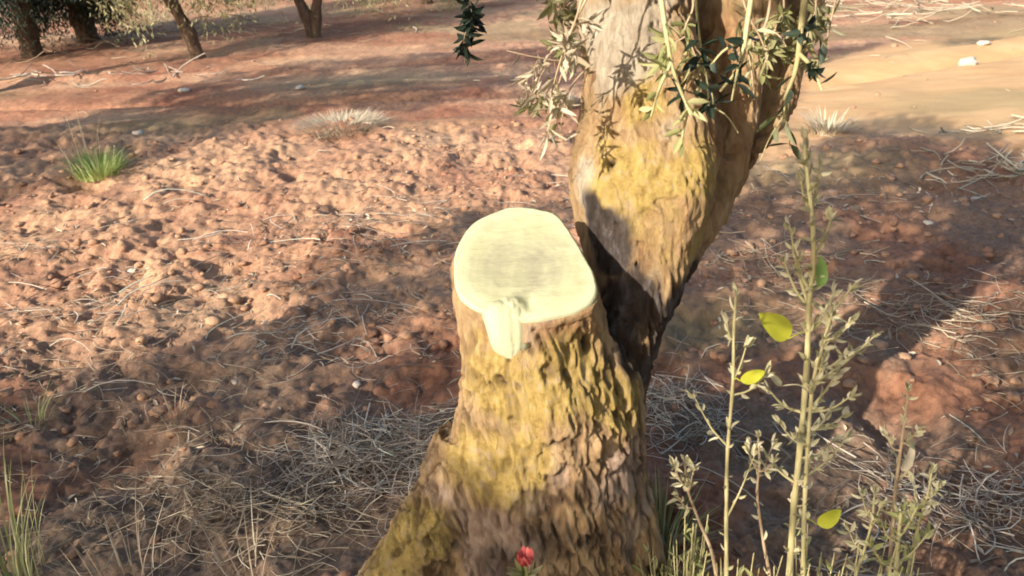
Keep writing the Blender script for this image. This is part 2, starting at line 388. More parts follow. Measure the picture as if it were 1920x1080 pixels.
def build_trunk():
    n = 48
    top = outline(n)
    low = ring_rows([(640, 856, 1140, 1.50), (700, 858, 1190, 1.52), (800, 838, 1202, 1.54), (900, 826, 1200, 1.55), (1000, 808, 1203, 1.555), (1080, 790, 1212, 1.56), (1180, 760, 1240, 1.56), (1300, 720, 1290, 1.56)], n, .86, .035, 1.3)
    mid = top * .35 + low[0] * .65; mid[:, 2] = (top[:, 2] * .45 + low[0][:, 2] * .55)
    sh = top.copy(); sh = OC + (top - OC) * 1.0 - np.array([0, 0, .025]); sh[:, :2] = OC[:2] + (top[:, :2] - OC[:2]) * 1.035
    base = low[0].copy(); base[:, 2] = np.minimum(base[:, 2], top[:, 2] - .10)
    mid[:, 2] = (sh[:, 2] + base[:, 2]) / 2
    verts = []; faces = []
    def put(V, F, nn, K):
        o = len(verts); verts.extend(V.tolist())
        faces.extend([[i + o for i in f] for f in F])
        faces.append([o + j for j in range(nn)][::-1]); faces.append([o + (K - 1) * nn + j for j in range(nn)])
    parts = [[top, sh, mid, base] + low[1:]]
    parts.append(ring_rows([(-330, 1060, 1300, 1.98), (-150, 1078, 1296, 1.90), (0, 1088, 1300, 1.84), (120, 1094, 1330, 1.80), (240, 1086, 1356, 1.77), (340, 1068, 1348, 1.73), (420, 1080, 1325, 1.71), (510, 1100, 1292, 1.67), (600, 1085, 1252, 1.63), (700, 1060, 1222, 1.60), (820, 1040, 1200, 1.57)], n, .95, .035, 4.1))
    parts.append(ring_rows([(-330, 1380, 1560, 2.12), (-150, 1335, 1510, 2.04), (0, 1290, 1470, 1.97), (120, 1290, 1428, 1.91), (220, 1290, 1420, 1.87), (320, 1272, 1392, 1.81), (420, 1240, 1348, 1.76), (500, 1200, 1302, 1.71), (600, 1150, 1258, 1.65)], n, .9, .06, 2.2))
    parts.append(ring_rows([(-330, 1560, 1640, 2.2), (-150, 1500, 1590, 2.12), (0, 1462, 1545, 2.05), (120, 1440, 1512, 1.98), (200, 1425, 1492, 1.94), (270, 1392, 1446, 1.89), (340, 1352, 1400, 1.83), (430, 1300, 1352, 1.76), (520, 1240, 1290, 1.70)], n, .9, .06, 5.2))
    for rg in parts: put(*loft(rg))
    # root flares: thick tubes running down and out from the base
    B = Buf()
    for pts, r0, r1 in (
        ([at(880, 820, 1.50), at(838, 930, 1.47), at(790, 1010, 1.44), at(735, 1085, 1.42), at(650, 1180, 1.38)], .085, .075),
        ([at(1010, 850, 1.48), at(1000, 1000, 1.43), at(990, 1200, 1.36)], .10, .09),
        ([at(1150, 880, 1.56), at(1170, 1000, 1.52), at(1215, 1190, 1.46)], .09, .08),
        ([at(1150, 900, 1.70), at(1240, 1030, 1.78), at(1330, 1120, 1.80)], .07, .05),
        ([at(900, 900, 1.65), at(850, 1000, 1.75), at(800, 1050, 1.8)], .08, .06)):
        P = spline(pts, 12); r = np.linspace(r0, r1, 12); B.tube(P, r, 16)
        K = len(P)
    RV = np.concatenate(B.V); o = len(verts); verts.extend(RV.tolist())
    for f in np.concatenate(B.F): faces.append([int(i) + o for i in f])
    for q in range(5):
        s0 = o + q * 12 * 16; faces.append([s0 + j for j in range(16)]); faces.append([s0 + 11 * 16 + j for j in range(16)][::-1])
    me = bpy.data.meshes.new('tmp'); me.from_pydata(verts, [], faces); me.update()
    ob = bpy.data.objects.new('tmp', me); COL.objects.link(ob)
    bm = bmesh.new(); bm.from_mesh(me); bmesh.ops.recalc_face_normals(bm, faces=bm.faces); bm.to_mesh(me); bm.free()
    md = ob.modifiers.new('r', 'REMESH'); md.mode = 'VOXEL'; md.voxel_size = .0042; md.adaptivity = 0
    ev = ob.evaluated_get(bpy.context.evaluated_depsgraph_get()); m2 = bpy.data.meshes.new_from_object(ev)
    bpy.data.objects.remove(ob)
    N = len(m2.vertices); V = np.empty(N * 3, np.float32); m2.vertices.foreach_get('co', V); V = V.reshape(-1, 3).astype(float)
    # smooth the joints of the limbs
    E = np.empty(len(m2.edges) * 2, np.int32); m2.edges.foreach_get('vertices', E); E = E.reshape(-1, 2)
    deg = np.bincount(E.ravel(), minlength=N).astype(float)[:, None] + 1e-9
    dpl = (V - PF) @ PN; keep = (dpl > -.012) & (np.hypot(*(V - OC)[:, :2].T) < .23)
    for _ in range(14):
        A = np.stack([np.bincount(E[:, 0], V[E[:, 1], c], N) + np.bincount(E[:, 1], V[E[:, 0], c], N) for c in range(3)], 1) / deg
        V = np.where(keep[:, None], V, .4 * V + .6 * A)
    m2.vertices.foreach_set('co', V.astype(np.float32).ravel()); m2.update()
    Nn = np.empty(N * 3, np.float32); m2.vertex_normals.foreach_get('vector', Nn); Nn = Nn.reshape(-1, 3)
    # bark relief: long fissures wandering along the limb, plates between
    q = V * [1, 1, 1]; wob = fbm(V * [5, 5, 3], 3, 3)
    tw = np.column_stack([V[:, 0] + .35 * (V[:, 2] - .9) * (V[:, 2] > .0) * .5, V[:, 1], V[:, 2]])
    w2 = tw + np.column_stack([.10 * (wob - .5), .08 * (fbm(V * 6, 13, 3) - .5), .10 * (fbm(V * 7, 17, 3) - .5)])
    r1 = 1 - np.abs(2 * fbm(w2 * [22, 22, 5.0], 21, 4) - 1); r2 = 1 - np.abs(2 * fbm(w2 * [44, 44, 11], 31, 3) - 1)
    plate = fbm(w2 * [34, 34, 12], 41, 3)
    brk = sm(fbm(V * [8, 8, 16], 55, 3), .40, .60); fis = sm(r1, .82, .99) * (.25 + .75 * brk); fis2 = sm(r2, .80, .99) * (1 - .6 * brk)
    dash = sm(fbm(w2 * [62, 62, 24], 71, 2, .4), .60, .72) * sm(fbm(V * [9, 9, 7], 75, 3), .36, .55)
    fine = fbm(w2 * [95, 95, 45], 78, 3) - .5
    off = (dpl > -.006) & (np.hypot(*(V - OC)[:, :2].T) < .23)
    lower = sm(V[:, 2], 1.0, .80)          # the old trunk is rougher than the fork
    blob = lambda px, py, Y, r: np.exp(-(np.linalg.norm(V - at(px, py, Y), axis=1) / r) ** 2)
    d = (.022 * (fbm(V * [7, 7, 4], 9, 3) - .5) - (.005 + .002 * lower) * fis - (.004 + .004 * lower) * fis2 + .016 * (plate - .5) - .009 * dash + .006 * fine)
    # dents, slits and a round knot the photo shows
    holes = [(1238, 408, 1.60, .013), (1246, 425, 1.60, .012), (1028, 690, 1.37, .013), (990, 705, 1.37, .012), (1062, 700, 1.38, .011), (935, 715, 1.37, .010), (1010, 790, 1.37, .010), (1045, 820, 1.38, .010), (1145, 305, 1.64, .01), (1060, 648, 1.40, .014), (1105, 645, 1.41, .013), (1020, 1010, 1.37, .016), (1030, 1035, 1.37, .016), (1065, 1000, 1.38, .012), (900, 715, 1.39, .008), (960, 790, 1.37, .009), (1090, 780, 1.40, .009), (1000, 770, 1.37, .008), (1125, 700, 1.42, .01), (1080, 860, 1.39, .009), (975, 850, 1.37, .008)]
    hm = np.zeros(N)
    for h_ in holes:
        g = blob(*h_) ; g = np.maximum(g, blob(h_[0] + 4, h_[1] + 10, h_[2], h_[3])); hm = np.maximum(hm, g)
    d = d - .022 * hm
    kn = np.linalg.norm((V - at(1140, 825, 1.43)) * [1, .4, .8], axis=1)
    d = d + .012 * np.exp(-((kn - .040) / .010) ** 2) - .006 * np.exp(-(kn / .02) ** 2)
    d = np.where(off, 0, d) * np.where(keep, .4, 1)
    V = V + Nn * d[:, None]
    m2.vertices.foreach_set('co', V.astype(np.float32).ravel())
    f1 = fbm(V * [9, 9, 6], 81, 4); f2 = fbm(V * [14, 14, 7], 91, 4)
    def patch(lst, f, lo=.42, hi=.60, k=.60):
        s = np.zeros(N)
        for px, py, Y, r in lst: s = np.maximum(s, np.exp(-(np.linalg.norm(V - at(px, py, Y), axis=1) / r) ** 2))
        return sm(s * k + (f - .5) * 1.9 + .22, lo - .12, hi + .12) * sm(s, .08, .5) * .85
    moss = patch([(1195, 330, 1.60, .09), (1170, 400, 1.60, .09), (1230, 440, 1.60, .10), (1110, 190, 1.64, .07), (1195, 200, 1.63, .06), (1295, 320, 1.62, .08), (1290, 460, 1.62, .06), (1115, 260, 1.63, .06),
                  (960, 740, 1.37, .11), (1060, 720, 1.37, .10), (1120, 740, 1.41, .07), (900, 870, 1.37, .10), (880, 640, 1.38, .035), (990, 850, 1.36, .07), (1160, 760, 1.44, .06), (780, 1010, 1.38, .08), (740, 1070, 1.38, .07), (960, 900, 1.36, .07), (1240, 480, 1.58, .07), (1190, 440, 1.57, .06), (1280, 400, 1.62, .06), (1150, 360, 1.6, .06)], f1, k=.78)
    pale = patch([(1150, 60, 1.68, .13), (1180, 130, 1.66, .10), (1250, 20, 1.7, .1), (1245, 240, 1.62, .06), (1090, 330, 1.66, .06), (1100, 360, 1.65, .05), (1230, 170, 1.62, .07), (1330, 40, 1.8, .06)], f2)
    pink = patch([(1130, 700, 1.40, .07), (1120, 640, 1.40, .05), (1000, 900, 1.36, .08), (1000, 640, 1.38, .06), (850, 900, 1.42, .08), (1150, 900, 1.42, .1), (1190, 215, 1.63, .06), (1200, 1000, 1.42, .1), (900, 1020, 1.38, .12)], f2)
    rust = patch([(1340, 280, 1.72, .12), (1360, 200, 1.76, .10), (1320, 380, 1.68, .07), (1430, 330, 1.8, .10), (1050, 640, 1.39, .06), (1340, 60, 1.82, .10)], f1)
    dark = patch([(1100, 400, 1.62, .045), (1120, 440, 1.60, .045), (1150, 480, 1.60, .045), (1190, 560, 1.58, .07), (1230, 600, 1.62, .08), (1180, 660, 1.5, .05), (1130, 470, 1.58, .06), (1240, 570, 1.62, .08), (1190, 510, 1.6, .045), (1150, 620, 1.56, .07), (1210, 660, 1.6, .08), (1280, 520, 1.66, .05), (1200, 760, 1.56, .05), (1080, 395, 1.62, .05), (1130, 430, 1.6, .06), (1215, 850, 1.54, .04)], f2, .30, .46, 1.1) * 1.17  # blackish mottled bark, plus the stub's shadow deepened in the colour
    dark = np.maximum(dark, .75 * patch([(1050, 1010, 1.36, .07), (1000, 940, 1.36, .04), (1110, 1000, 1.38, .07), (1170, 1040, 1.42, .06), (940, 1050, 1.37, .05)], f1, .50, .62, .60))  # purple-brown bark and crack, plus painted shade on the trunk foot
    crev = np.clip(np.maximum(np.maximum(fis * .85, fis2 * .6) * (.35 + .65 * lower) * (1 - .5 * moss), np.maximum(hm * 1.2, dash * .75 * (.35 + .65 * lower))), 0, 1)
    for nm, a in (('moss', moss), ('pale', pale), ('pink', pink * (1 - moss)), ('rust', rust), ('dark', np.clip(dark, 0, .97)), ('crev', crev)):
        t_ = m2.attributes.new(nm, 'FLOAT', 'POINT'); t_.data.foreach_set('value', a.astype(np.float32))
    m2.materials.clear(); m2.materials.append(M_BARK); m2.polygons.foreach_set('use_smooth', np.ones(len(m2.polygons), bool)); m2.name = 'trunk'
    return m2
TREE = thing('olive_tree', 'olive tree with forked mossy trunk, its left fork freshly sawn to a pale stub', 'tree')
trunk = link('trunk', build_trunk(), TREE)

def build_cut():
    """pale sawn face with a raised lip, a torn hump and a tongue of ripped wood down the front"""
    n, K = 160, 70; rim = outline(n); V = []; H = []; RM = []
    ux = np.array([1, 0, 0.0]); uy = np.cross(PN, ux)
    hump = onplane(962, 575); heart = onplane(985, 520)
    for k in range(K + 1):
        s = k / K
        P = OC + (rim - OC) * s * (.985 + .022 * (fbm(rim * 28, 19, 3) - .4))[:, None]
        V.append(P); RM.append(np.full(n, s))
    V = np.concatenate(V); s = np.concatenate(RM)
    d2 = lambda c, a, b_: ((V - c) @ ux / a) ** 2 + ((V - c) @ uy / b_) ** 2
    lift = .007 + .004 * fbm(V * [30, 30, 30], 7, 3) - .003 * np.exp(-d2(heart, .09, .05)) * 1.0
    lift += .014 * np.exp(-d2(hump, .018, .016)) * (.5 + vn(V * [180, 60, 60], 3))
    lift -= .006 * np.exp(-d2(onplane(992, 572), .011, .018))
    lift += .004 * (fbm(np.column_stack([V @ ux * 14, V @ uy * 60, V @ PN]), 5, 4) - .5)
    lift += .003 * (fbm(V * [45, 45, 45], 12, 3) - .5) * sm(s, .7, 1); lift -= .005 * sm(s, .96, 1.0) ** 2
    V = V + PN * lift[:, None]
    F = [[k * n + j, (k + 1) * n + j, (k + 1) * n + (j + 1) % n, k * n + (j + 1) % n] for k in range(K) for j in range(n)]
    # skirt: the lip rolls over the edge of the stub
    e0 = K * n; o = len(V); dn = V[e0:] - PN * .022 + (V[e0:] - OC) * .012; V = np.vstack([V, dn])
    F += [[e0 + j, o + j, o + (j + 1) % n, e0 + (j + 1) % n] for j in range(n)]
    me = new_mesh('sawn_face', V, F, M_WOOD)
    sfull = np.concatenate([s, np.ones(n)])
    ringd = np.sqrt(((V - onplane(975, 510)) @ ux) ** 2 + ((V - onplane(975, 510)) @ uy) ** 2) * (1 + .12 * (fbm(V * 9, 8, 2) - .5))
    ringm = .10 * sm(np.sin(ringd * 430 + 5 * fbm(V * 16, 3, 3)), .2, 1) + .25 * sm(fbm(V * [22, 22, 22], 44, 4), .55, .7)
    heartm = ringm + np.exp(-(((V - onplane(975, 500)) @ ux / .10) ** 2 + ((V - onplane(975, 500)) @ uy / .07) ** 2) ** 1.5) * 1.0 * (.25 + fbm(V * [40, 15, 15], 4, 3))
    for nm, a in (('heart', heartm), ('rim', sm(sfull, .72, .95) * .7)):
        t_ = me.attributes.new(nm, 'FLOAT', 'POINT'); t_.data.foreach_set('value', a.astype(np.float32))
    me.validate(); return me
cut = link('sawn_face', build_cut(), TREE); cut['label'] = 'pale yellow freshly sawn face of the stub'
def build_tongue():
    rows = [(572, 906, 990, 1.398), (592, 903, 996, 1.381), (620, 911, 1000, 1.371), (646, 920, 1000, 1.366), (662, 930, 992, 1.366), (673, 944, 978, 1.369)]
    g = []
    for k, (py, xl, xr, Y) in enumerate(rows):
        g.append([at(xl + (xr - xl) * u + 2 * math.sin(u * 9 + k), py, Y + .022 * abs(2 * u - 1) ** 3 + .0015 * math.sin(u * 31 + k)) for u in np.linspace(0, 1, 15)])
    g = np.array(g); g = np.array([spline(g[:, j], 24) for j in range(15)]).transpose(1, 0, 2)
    g[..., 1] += .004 * (vn(g.reshape(-1, 3) * [150, 40, 25], 4).reshape(g.shape[:2]) - .5)
    K, n = g.shape[:2]; back = g + [0, .05, 0]; V = np.concatenate([g.reshape(-1, 3), back.reshape(-1, 3)])
    F = []; o = K * n
    for i in range(K - 1):
        for j in range(n - 1):
            F.append([i * n + j, (i + 1) * n + j, (i + 1) * n + j + 1, i * n + j + 1]); F.append([o + i * n + j, o + i * n + j + 1, o + (i + 1) * n + j + 1, o + (i + 1) * n + j])
    for i in range(K - 1):
        F.append([i * n, o + i * n, o + (i + 1) * n, (i + 1) * n]); F.append([i * n + n - 1, (i + 1) * n + n - 1, o + (i + 1) * n + n - 1, o + i * n + n - 1])
    for j in range(n - 1):
        F.append([(K - 1) * n + j, o + (K - 1) * n + j, o + (K - 1) * n + j + 1, (K - 1) * n + j + 1]); F.append([j, j + 1, o + j + 1, o + j])
    me = new_mesh('torn_strip', V, F, M_WOOD)
    for nm, val in (('heart', 0), ('rim', .45)):
        t_ = me.attributes.new(nm, 'FLOAT', 'POINT'); t_.data.foreach_set('value', np.full(len(V), val, np.float32))
    return me
tg = link('torn_strip', build_tongue(), TREE); tg['label'] = 'pale strip of wood torn down the bark below the cut'

# sprigs hanging in front of and beside the fork
def sprig(pts, lm, sm_=None, nl=26, ll=.05, lw=.011, r=.004, where=(.35, 1.0), spread=.9, label=None, side=3):
    P = spline([at(*q) for q in pts], 22)
    B = Buf(); B.tube(P, np.linspace(r, r * .45, 22), 6)
    LB = Buf()
    bases = [P]
    for _ in range(side):
        i = random.randint(int(22 * where[0]), 20); dv = unit(1)[0]; dv[2] -= .5
        q = spline([P[i], P[i] + dv * .035, P[i] + dv * .06 + [0, 0, -.02]], 8); B.tube(q, np.linspace(r * .6, r * .3, 8), 5); bases.append(q)
    pos = []; D = []
    for k in range(nl):
        q = random.choice(bases) if side else P
        i = random.randint(int(len(q) * (where[0] if q is P else 0)), len(q) - 1); i = min(i, len(q) - 2)
        T = q[i + 1] - q[i]; T /= np.linalg.norm(T); v = T * .5 + unit(1)[0] * spread; pos.append(q[i]); D.append(v)
    m = len(pos); LB.leaves(np.array(pos), np.array(D), unit(m), rng.uniform(.65, 1.15, m) * ll, rng.uniform(.7, 1.2, m) * lw)
    o = link('twig', B.mesh('twig', sm_ or M_STEM), TREE)
    if label: o['label'] = label
    link('leaves', LB.mesh('leaves', lm, True), o)
SP = [
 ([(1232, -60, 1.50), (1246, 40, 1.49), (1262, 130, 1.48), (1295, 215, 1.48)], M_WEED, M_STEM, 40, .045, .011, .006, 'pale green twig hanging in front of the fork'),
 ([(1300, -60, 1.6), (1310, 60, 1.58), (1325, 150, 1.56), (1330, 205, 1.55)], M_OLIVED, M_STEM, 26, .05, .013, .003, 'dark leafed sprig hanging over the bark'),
 ([(1420, -80, 1.50), (1402, 40, 1.50), (1388, 120, 1.50), (1350, 172, 1.50)], M_OLIVED, M_STEM, 26, .045, .015, .0062, 'yellowish twig hanging with dark leaves at its tip'),
 ([(1516, -80, 1.50), (1503, 50, 1.50), (1492, 130, 1.50), (1470, 188, 1.50)], M_OLIVED, M_STEM, 18, .04, .015, .0075, 'thick pale twig hanging right of the fork'),
 ([(1110, -80, 1.60), (1085, 20, 1.58), (1052, 110, 1.56), (1030, 190, 1.56)], M_DRYLEAF, M_STEMB, 54, .04, .009, .003, 'dry pale sprig left of the fork'),
 ([(1105, 60, 1.62), (1060, 110, 1.58), (1010, 108, 1.56), (950, 95, 1.55)], M_DRYLEAF, M_STEMB, 9, .035, .007, .0022, 'thin forked twig reaching left'),
 ([(1110, 120, 1.64), (1080, 150, 1.60), (1055, 190, 1.58), (1035, 210, 1.58)], M_DRYLEAF, M_STEMB, 30, .05, .008, .0025, None),
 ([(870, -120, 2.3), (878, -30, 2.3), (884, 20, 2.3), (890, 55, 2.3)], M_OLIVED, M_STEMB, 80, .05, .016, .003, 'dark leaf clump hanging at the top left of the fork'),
 ([(1000, -110, 1.9), (1030, -40, 1.9), (1050, 10, 1.9), (1062, 40, 1.9)], M_OLIVEL, M_STEMB, 90, .05, .012, .003, None),
 ([(1070, -60, 1.86), (1060, 0, 1.86), (1050, 50, 1.86), (1060, 90, 1.86)], M_OLIVEL, M_STEMB, 50, .045, .011, .003, None),
 ([(1380, -60, 1.66), (1400, 20, 1.66), (1430, 80, 1.66), (1440, 130, 1.66)], M_OLIVEL, M_STEMB, 40, .04, .009, .003, 'yellow green sprig between the hanging twigs'),
 ([(1450, -60, 1.7), (1440, 30, 1.7), (1420, 70, 1.68), (1385, 100, 1.66)], M_OLIVEL, M_STEMB, 30, .035, .008, .004, None),
 ([(1480, 60, 1.74), (1450, 78, 1.70), (1420, 96, 1.68), (1400, 92, 1.66)], M_OLIVEL, M_STEMB, 14, .03, .008, .005, None),
 ([(1290, -60, 1.62), (1300, 10, 1.62), (1285, 60, 1.62), (1320, 110, 1.62)], M_WEED, M_STEMB, 34, .04, .009, .003, None),
 ([(1580, -60, 1.85), (1560, 30, 1.84), (1545, 90, 1.83), (1520, 130, 1.82)], M_OLIVEL, M_STEMB, 44, .04, .012, .003, 'grey green sprig right of the fork'),
 ([(1520, -60, 1.80), (1530, 10, 1.80), (1515, 60, 1.79), (1500, 110, 1.78)], M_OLIVEL, M_STEMB, 46, .045, .012, .003, None),
 ([(1460, -60, 1.82), (1470, 10, 1.82), (1455, 50, 1.81), (1430, 130, 1.80)], M_WEED, M_STEMB, 46, .045, .012, .003, None),
 ([(1120, -40, 1.70), (1070, 60, 1.72), (1050, 150, 1.74), (1020, 200, 1.74)], M_WEED, M_STEMB, 60, .045, .010, .003, 'silvery leafed sprig left of the fork'),
 ([(1090, 40, 1.72), (1040, 90, 1.74), (1010, 140, 1.74), (990, 190, 1.74)], M_DRYLEAF, M_STEMB, 40, .040, .009, .003, None),
 ([(1476, 180, 1.6), (1470, 215, 1.6), (1478, 235, 1.6)], M_OLIVE, M_STEM, 8, .05, .014, .003, None),
]
for pts, lm, sm_, nl, ll, lw, r, lab in SP: sprig(pts, lm, sm_, nl, ll, lw, r, label=lab)

# ---------------------------------------------------------------- crowns that shade the ground: where a ray to the sun from shaded soil meets the leaves
UP = -L / L[2] * -1.0      # step along the ray to the sun for one metre of height
UP = np.array([-L[0], -L[1], -L[2]]) / -L[2]
OWN = np.array([.55, 2.15])
STAND = [OWN, np.array([-3.6, -2.4]), np.array([1.1, -3.6]), np.array([4.3, 1.0]), np.array([-6.2, 2.2]), np.array([-6.6, 5.6])]
keyp = []
for px, py, Y in ((900, 760, 1.45), (1000, 760, 1.38), (1120, 760, 1.42), (1000, 840, 1.38), (900, 640, 1.45), (1000, 640, 1.4), (1120, 600, 1.45), (870, 480, 1.5), (960, 400, 1.6), (1050, 460, 1.55), (960, 520, 1.45), (1100, 540, 1.5), (1120, 300, 1.65), (1250, 300, 1.62), (1200, 420, 1.6), (1280, 480, 1.62), (1340, 300, 1.7), (1120, 150, 1.7), (1200, 60, 1.7), (1300, 150, 1.7), (1400, 120, 1.7), (1400, 0, 1.8), (1200, -60, 1.8), (1480, 100, 1.7), (1040, 120, 1.57), (1300, 100, 1.6),
                  (1510, 350, 1.25), (1520, 500, 1.25), (1500, 650, 1.25), (1495, 780, 1.25), (1370, 620, 1.2), (1370, 760, 1.2), (1620, 660, 1.25), (1690, 800, 1.25), (1400, 700, 1.2), (1450, 600, 1.2), (1490, 900, 1.22), (1365, 900, 1.2), (1740, 900, 1.2), (1640, 940, 1.2), (1560, 760, 1.24)):
    P = at(px, py, Y); keyp.append((P - UP * P[2])[:2])
keyp = np.array(keyp); KR = np.where(np.arange(len(keyp)) < len(keyp) - 15, .20, .06)
def shade_points():
    n = 14000; X = rng.uniform(-7.5, 8.5, n); Y = rng.uniform(-.6, 10.2, n)
    inlit = np.full(n, -9.0)
    for pg in LITG: inlit = np.maximum(inlit, sdist(X, Y, pg))
    ok = inlit < -.03
    dk = (np.sqrt((X[:, None] - keyp[:, 0]) ** 2 + (Y[:, None] - keyp[:, 1]) ** 2) - KR).min(1); ok &= dk > 0
    ok &= ~((Y > 9.3) & (X > 1.5))
    X, Y = X[ok], Y[ok]; h = rng.uniform(2.15, 3.5, len(X))
    C = np.stack([X, Y, np.zeros(len(X))], 1) + UP * h[:, None]
    low = []
    for z in np.linspace(.02, .32, 7):
        for px in np.linspace(-.26, .28, 9):
            if z > .30 and abs(px) < .1: continue
            P = np.array([.08 + px, 1.40, z]); low.append(P + UP * (random.uniform(2.2, 3.4) - z))
    return np.vstack([C, low, low])
def crown_trees():
    C = shade_points(); T = np.array(STAND); a = np.argmin(((C[:, None, :2] - T[None]) ** 2).sum(-1), 1)
    for k, tp in enumerate(STAND):
        pts = C[a == k]
        if len(pts) == 0: continue
        LB = Buf(); BB = Buf()
        rep = np.repeat(pts, 21, 0) + rng.normal(size=(len(pts) * 21, 3)) * [.05, .05, .05]
        m = len(rep); D = unit(m); D[:, 2] -= .3
        LB.leaves(rep, D, unit(m), rng.uniform(.05, .08, m), rng.uniform(.016, .026, m))
        if k == 0: root = TREE; head = at(1190, -330, 1.98)
        else:
            z0 = gz(*tp); root = thing('olive_tree', ['', 'olive tree standing behind and to the left of the viewer', 'olive tree standing straight behind the viewer', 'olive tree standing just beyond the right edge of the view', 'olive tree standing just beyond the left edge of the view', 'olive tree standing beyond the left edge, further up the row'][k], 'tree', (tp[0], tp[1], z0), 'olive trees of the orchard standing round the viewer')
            head = np.array([tp[0] + .1, tp[1] - .1, 1.25])
            TB = Buf(); TB.tube(spline([[tp[0], tp[1], z0 - .15], [tp[0] + .05, tp[1], .5], head], 12), np.linspace(.19, .12, 12) * (1 + .12 * np.sin(np.arange(12) * 2.1)), 14)
            to = link('trunk', TB.mesh('trunk', M_FBARK), root); to.matrix_parent_inverse = Matrix.Translation((-tp[0], -tp[1], -z0))
        # limbs to a few far leaf clusters
        sel = pts[rng.choice(len(pts), min(26, len(pts)), False)]
        for s in sel:
            mid = head * .5 + s * .5 + [0, 0, .25]
            q = spline([head, mid, s], 10); e = (q - UP * q[:, 2:3])[:, :2]; inl = np.full(10, -9.0)
            for pg in LITG: inl = np.maximum(inl, sdist(e[:, 0], e[:, 1], pg))
            if (inl > -.1).any() and not len(BB.V) == 0: continue
            BB.tube(q, np.linspace(.045, .010, 10), 6)
        bo = link('limbs', BB.mesh('limbs', M_FBARK), root); lo = link('crown', LB.mesh('crown', M_OLIVE), root)
        if k:
            for o in (bo, lo): o.matrix_parent_inverse = Matrix.Translation((-tp[0], -tp[1], -z0))
crown_trees()

# ---------------------------------------------------------------- olive trees further off
def far_tree(px, py, label, lm, lean=(0, 0), zlo=.35, r=1.6, trunks=1, tr=.10, n=9000, gapdir=None):
    g = gat(px, py); z0 = gz(g[0], g[1]); root = thing('olive_tree', label, 'tree', (g[0], g[1], z0), 'olive trees at the far side of the clearing')
    for k in range(trunks):
        TB = Buf(); s = (k - (trunks - 1) / 2) * .55
        P = spline([[0, 0, -.15], [lean[0] * .3 + s * .3, lean[1] * .3, .35], [lean[0] + s, lean[1], .9], [lean[0] * 1.4 + s * 1.6, lean[1], 1.6]], 14)
        TB.tube(P, np.linspace(1.25, .7, 14) * tr * (1 + .15 * np.sin(np.arange(14) * 1.9 + k)), 12)
        link('trunk', TB.mesh('trunk', M_FBARK), root)
    LB = Buf(); BB = Buf(); nc = 130
    ang = rng.uniform(0, 6.28, nc); rad = np.sqrt(rng.uniform(.04, 1, nc)) * r; zz = rng.uniform(zlo, 2.6, nc)
    zz = np.where(rad < r * .55, np.maximum(zz, 1.3), zz)
    cs = np.stack([np.cos(ang) * rad + lean[0], np.sin(ang) * rad + lean[1], zz], 1)
    for c in cs[:34]:
        BB.tube(spline([[lean[0], lean[1], 1.2], (c + [lean[0], lean[1], 2.6]) / 2 + [0, 0, .3], c], 8), np.linspace(.04, .008, 8), 5)
    rep = np.repeat(cs, n // nc, 0); m = len(rep)
    st = rng.normal(size=(m, 3)) * [.13, .13, .20]; rep = rep + st
    D = unit(m) * .8; D[:, 2] -= .9
    LB.leaves(rep, D, unit(m), rng.uniform(.05, .09, m), rng.uniform(.012, .024, m))
    link('limbs', BB.mesh('limbs', M_FBARK), root); link('crown', LB.mesh('crown', lm), root); return root
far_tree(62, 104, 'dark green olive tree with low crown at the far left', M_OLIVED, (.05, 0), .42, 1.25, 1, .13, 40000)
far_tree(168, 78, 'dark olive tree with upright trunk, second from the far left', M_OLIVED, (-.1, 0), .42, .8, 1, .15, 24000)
far_tree(-30, 175, 'olive tree at the left picture edge with only its trunk foot showing', M_OLIVED, (-.4, 0), 1.5, 1.2, 1, .13, 3000)
far_tree(374, 108, 'olive tree with leaning trunk and pale drooping branches', M_FARPALE, (-.30, .1), .50, .9, 1, .085, 9000)
far_tree(590, 70, 'olive tree with two thin dark stems in a V', M_OLIVEL, (-.05, .1), .62, 1.5, 2, .075, 9000)
far_tree(800, 8, 'pale green olive tree far off left of the sawn tree', M_FARPALE, (0, .1), .12, 1.6, 1, .1, 20000)
far_tree(1840, -20, 'grey green olive tree far off at the upper right', M_OLIVE, (0, .1), .02, 1.8, 1, .1, 24000)
far_tree(1350, -30, 'olive tree far off behind the fork', M_OLIVE, (0, .1), .3, 1.8, 1, .1, 9000)
far_tree(430, 2, 'olive tree in the row beyond the leaning one', M_FARPALE, (0, .1), .3, 1.4, 1, .1, 14000)

# ---------------------------------------------------------------- dead grass, straw and prunings
def straw(name, n, sampler, ln, r, mt, label, cat, lift=.02, kind='stuff', curve=.35, seg=5, loc=None):
    B = Buf(); P = np.array([sampler() for _ in range(n)]); Z = gh(P[:, 0], P[:, 1])
    for k in range(n):
        a = random.uniform(0, 6.28); l = ln * random.uniform(.4, 1.3); el = random.gauss(.12, .22)
        d = np.array([math.cos(a), math.sin(a), el]); s = np.array([-d[1], d[0], 0]) * random.gauss(0, curve)
        t_ = np.linspace(0, 1, seg)[:, None]
        q = np.array([P[k][0], P[k][1], Z[k] + .004 + random.random() * lift]) + d * l * t_ + s * l * t_ ** 2 - np.array([0, 0, 1]) * l * max(el, 0) * 1.1 * t_ ** 2
        q[:, 2] = np.maximum(q[:, 2], Z[k] - .01)
        B.tube(q, np.linspace(1, .5, seg) * r * random.uniform(.6, 1.4), 3)
    return tag(link(name, B.mesh(name, mt)), label, cat, kind=kind)
def patchy(x0, x1, y0, y1, s, thr, exclude_lit=False):
    def f():
        while True:
            x, y = random.uniform(x0, x1), random.uniform(y0, y1)
            if vn(np.array([[x * 1.6, y * 1.6]]), s)[0] > thr: return x, y
    return f
straw('dry_straw', 2600, patchy(-3.2, 3.6, .9, 4.6, 101, .52), .11, .0016, M_STRAW, 'dead straw lying over the near soil', 'straw')
